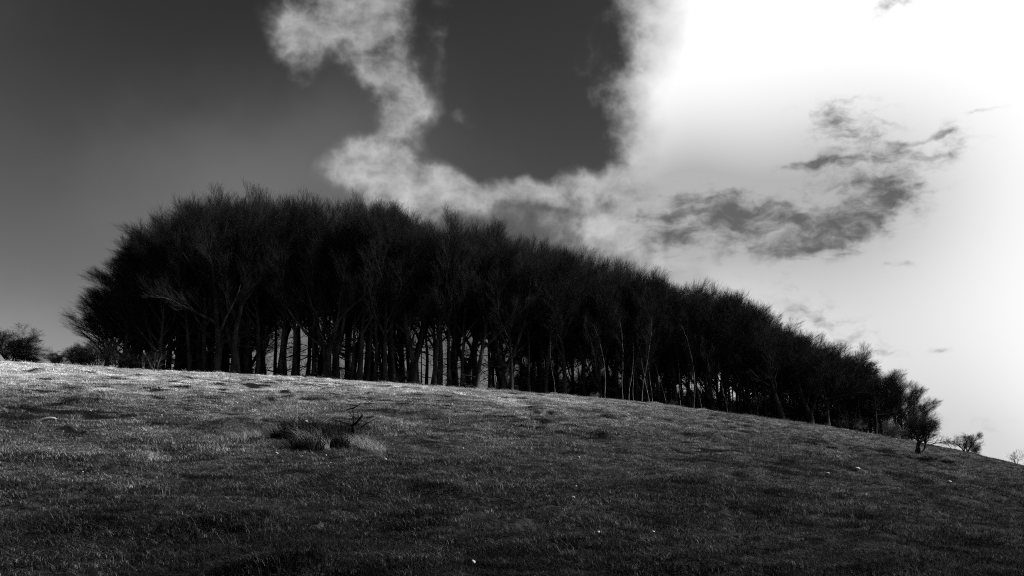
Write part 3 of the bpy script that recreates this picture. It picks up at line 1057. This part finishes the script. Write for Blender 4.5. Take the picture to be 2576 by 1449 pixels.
src = np.array([[sp(888, 1074), sp(887, 1058, .02), sp(886, 1048, .02)], [sp(886, 1074), sp(868, 1067, .2), sp(838, 1060, .3)], [sp(889, 1081), sp(905, 1077, .1), sp(921, 1074, .15)],
                [sp(887, 1073), sp(900, 1064, -.07), sp(912, 1049, -.12)]])
q, qr = sprout(rs, src, np.full((4, 3), 0.012), 9, 0.1, 1.0, 55, 0.17, 4, up=0.1, wob=0.25, rfrac=0.4, rtip=0.4)
cb.add(q, qr, 3)
q, qr = sprout(rs, q, qr, 4, 0.2, 1.0, 45, 0.08, 3, up=0.1, wob=0.25, rfrac=0.7, rtip=0.5)
cb.add(q, np.maximum(qr, .0018), 3)
sap = obj('dwarf_sapling', None, None, (sx, sy, float(surf(sx, sy)[0])), label='stunted black sapling with bare crooked branches alone in the grass', category='sapling')
obj('trunk', tb.mesh('sapling_trunk', M_SAPLING), sap)
obj('crown', cb.mesh('sapling_crown', M_SAPLING), sap)

TUSS = []
for s in range(3):
    v, f = blade_mesh(200, 0.10, 0.50, 0.008, 0.22, 0.7, 0.25, 400 + s, 3, 0.5)
    TUSS.append(set_mesh('tussock', v, f, M_STRAW))
WEED = []
for s in range(2):
    v, f = blade_mesh(420, 0.06, 0.28, 0.012, 0.24, 0.35, 0.2, 450 + s, 3, 0.45)
    WEED.append(set_mesh('weed', v, f, M_DARKWEED))
tus = [(600, 1112, .9, 'far left of the dark weeds'), (640, 1100, .8, 'left of the dark weeds, before the pale stalk'), (700, 1098, .9, 'just left of the tall pale stalk'),
       (783, 1118, 1.2, 'between the two dark weed clumps'), (806, 1128, 1.0, 'in front of the two dark weed clumps'), (868, 1120, .9, 'below the stunted sapling on its left'),
       (905, 1122, 1.1, 'at the foot of the stunted sapling'), (932, 1128, 1.1, 'right of the stunted sapling'), (955, 1136, .9, 'farthest right of the stunted sapling')]
for i, (u, v, s, where) in enumerate(tus):
    x, y = hit(u, v)
    o = obj('grass_tussock', TUSS[i % 3], None, (x, y, float(surf(x, y)[0]) - 0.01), label='pale wind-bent grass tussock ' + where, category='tussock', group='tussocks round the sapling')
    o.scale = (s * 0.66, s * 0.66, s * 0.7)
    o.rotation_euler = (0, 0, rng.normal(0, .3))
wd = [(715, 1108, .8, 'leftmost'), (752, 1110, 1.15, 'below the tall pale stalk'), (775, 1130, 1.0, 'lowest, left of the middle tussock'), (822, 1106, 1.1, 'left of the sapling'),
      (838, 1122, 1.0, 'below and left of the sapling'), (858, 1102, .9, 'close beside the sapling')]
for i, (u, v, s, where) in enumerate(wd):
    x, y = hit(u, v)
    o = obj('weed_clump', WEED[i % 2], None, (x, y, float(surf(x, y)[0]) - 0.01), label='low black weed clump in the tussocks, ' + where, category='weed', group='dark weeds round the sapling')
    o.scale = (s * 1.05, s * 0.7, s * rng.uniform(1.1, 1.8))
    o.rotation_euler = (0, 0, rng.normal(0, .5))
dk = [(2236, 1152, 1.1, 'leftmost of the added ledge-shade strip below the windswept hawthorn'), (2262, 1155, 1.4, 'second in the added ledge-shade strip below the windswept hawthorn'), (2290, 1158, 1.0, 'third in the added ledge-shade strip below the windswept hawthorn'),
      (2334, 1163, 1.3, 'fourth in the added ledge-shade strip below the windswept hawthorn'), (2372, 1168, 1.1, 'last in the added ledge-shade strip below the windswept hawthorn'), (1730, 1043, 1.2, 'left one of three added for ledge shade below the birches'),
      (1778, 1048, 1.5, 'middle one of three added for ledge shade below the birches'), (1826, 1055, 1.2, 'right one of three added for ledge shade below the birches'), (2019, 1117, 1.5, 'alone, rounded, on the right slope'), (1290, 1078, 1.2, 'alone in the middle of the slope'),
      (1335, 1082, 1.0, 'right of the one in the middle of the slope'), (2080, 1128, 1.0, 'right of the rounded one on the right slope'), (2110, 1236, 0.8, 'low on the right slope below the stones'), (455, 980, 1.3, 'high on the pale left slope'),
      (300, 955, 1.2, 'highest on the pale left slope'), (182, 1092, 0.9, 'by the stick on the left slope')]
for i, (u, v, s, where) in enumerate(dk):  # dark clumps below hawthorn and birches added to imitate shaded turf ledges
    x, y = hit(u, v)
    o = obj('weed_clump', WEED[i % 2], None, (x, y, float(surf(x, y)[0]) - 0.03), label='low dark weed clump, ' + where, category='weed', group='dark weeds on the open slope')
    o.scale = (s * 1.3, s * 0.7, s * 0.5)
    o.rotation_euler = (0, 0, rng.normal(0, .4))
x, y = hit(762, 1112)
b = Bag()
line_tube(b, [(0, 0, -.03), (-0.09, 0, .12), (-0.115, 0.01, .3), (-0.12, 0.02, .52), (-0.11, 0.02, .74)], 0.006, 0.0035, 5)
obj('dry_stalk', b.mesh('dry_stalk', M_STRAW), None, (x, y, float(surf(x, y)[0])), label='tall thin pale dry stalk standing left of the sapling', category='stalk')

# ------------------------------------------------------------------ chalk stones
def stone_mesh(seed):
    r = np.random.default_rng(seed)
    import bmesh
    bm = bmesh.new()
    bmesh.ops.create_icosphere(bm, subdivisions=2, radius=1.0)
    ax = r.normal(size=(7, 3))
    ax = norm(ax)
    for v in bm.verts:
        p = np.array(v.co)
        d = 1.0
        for a in ax:
            d = min(d, 0.78 / max(np.dot(p, a), 1e-3)) if np.dot(p, a) > 0.78 else d
        p = p * d * (1 + r.normal(0, 0.03))
        v.co = p * np.array([1.0, 0.8, 0.55])
    me = bpy.data.meshes.new('stone')
    bm.to_mesh(me)
    bm.free()
    me.materials.append(M_STONE)
    return me


STONES = [stone_mesh(s) for s in range(5)]
st = [(770, 1075, 7, 'beside the foot of the tall pale stalk'), (635, 1008, 6, 'high on the slope, up left of the stalk'), (968, 1165, 9, 'largest, alone below the right-hand tussock'), (1042, 1166, 4, 'right of the largest foreground stone'),
      (613, 1141, 5, 'left of the tussocks'), (695, 1166, 6, 'below the left tussocks'), (820, 1143, 5, 'at the foot of the middle tussock'), (760, 1142, 3, 'tiny, under the stalk'), (832, 1158, 3, 'tiny, under the middle tussock'),
      (1165, 1136, 5, 'on the middle slope right of the sapling'), (1137, 1020, 5, 'bright, high in the middle of the slope'), (1143, 991, 3, 'near the trunks in the middle'), (1101, 1190, 3, 'small, middle of the meadow'),
      (1250, 1121, 3, 'small, centre of the slope'), (929, 1015, 4, 'small, straight above the sapling'), (1084, 1077, 3, 'tiny, up right of the sapling'), (825, 1180, 3, 'small, low under the tussocks'),
      (1455, 1164, 8, 'sharp-edged, on the slope right of centre'), (1442, 1254, 7, 'dull, half sunk in the dark lower turf'), (1505, 1348, 8, 'low in the foreground right of centre'), (1644, 1345, 7, 'dull, low in the right foreground'),
      (1597, 1091, 5, 'flat, below the birches'), (1741, 1100, 5, 'flat, below and right of the birches'), (1841, 1189, 3, 'small, on the right slope'), (1191, 1428, 9, 'at the very bottom of the picture'),
      (1449, 1235, 5, 'flat, just above the half sunk one'), (1380, 1254, 4, 'small, left of the half sunk one'), (2157, 1189, 10, 'pointed, below the windswept hawthorn'), (2083, 1201, 9, 'long and flat, left of the pointed one'),
      (2388, 1222, 9, 'slanting, in the right meadow below the skyline hawthorn'), (1627, 1026, 4, 'left one of the bright row under the birches'), (1640, 1027, 3, 'middle one of the bright row under the birches'), (1650, 1027, 4, 'right one of the bright row under the birches'),
      (227, 1044, 5, 'bright flat, on the upper left slope'), (207, 1194, 4, 'on the lower left slope'), (402, 1029, 4, 'upper of the two on the left slope'), (406, 1051, 4, 'lower of the two on the left slope'), (332, 1057, 3, 'small, between the flat ones on the left slope')]
for i, (u, v, w, where) in enumerate(st):
    x, y = hit(u, v)
    s = w * y / FPX * 0.72
    o = obj('stone', STONES[i % 5], None, (x, y, float(surf(x, y)[0]) + s * 0.3 + 0.03), label='white chalk stone, ' + where, category='stone', group='chalk stones in the grass')
    o.scale = (s, s, s * (0.7 if 'flat' in where else 1.0))
    o.rotation_euler = (rng.normal(0, .15), rng.normal(0, .15), rng.uniform(0, 6.28))
x, y = hit(116, 1072)
b = Bag()
w = 46 * y / FPX
line_tube(b, [(-w / 2, 0, 0), (-w / 5, 0.02, .05), (w / 6, 0, .075), (w / 2.6, 0.03, .07), (w / 2, 0.02, .045)], 0.035, 0.02, 8)
obj('log', b.mesh('log', M_WOOD), None, (x, y, float(surf(x, y)[0]) + 0.0), label='pale weathered stick lying on the upper left slope', category='log')
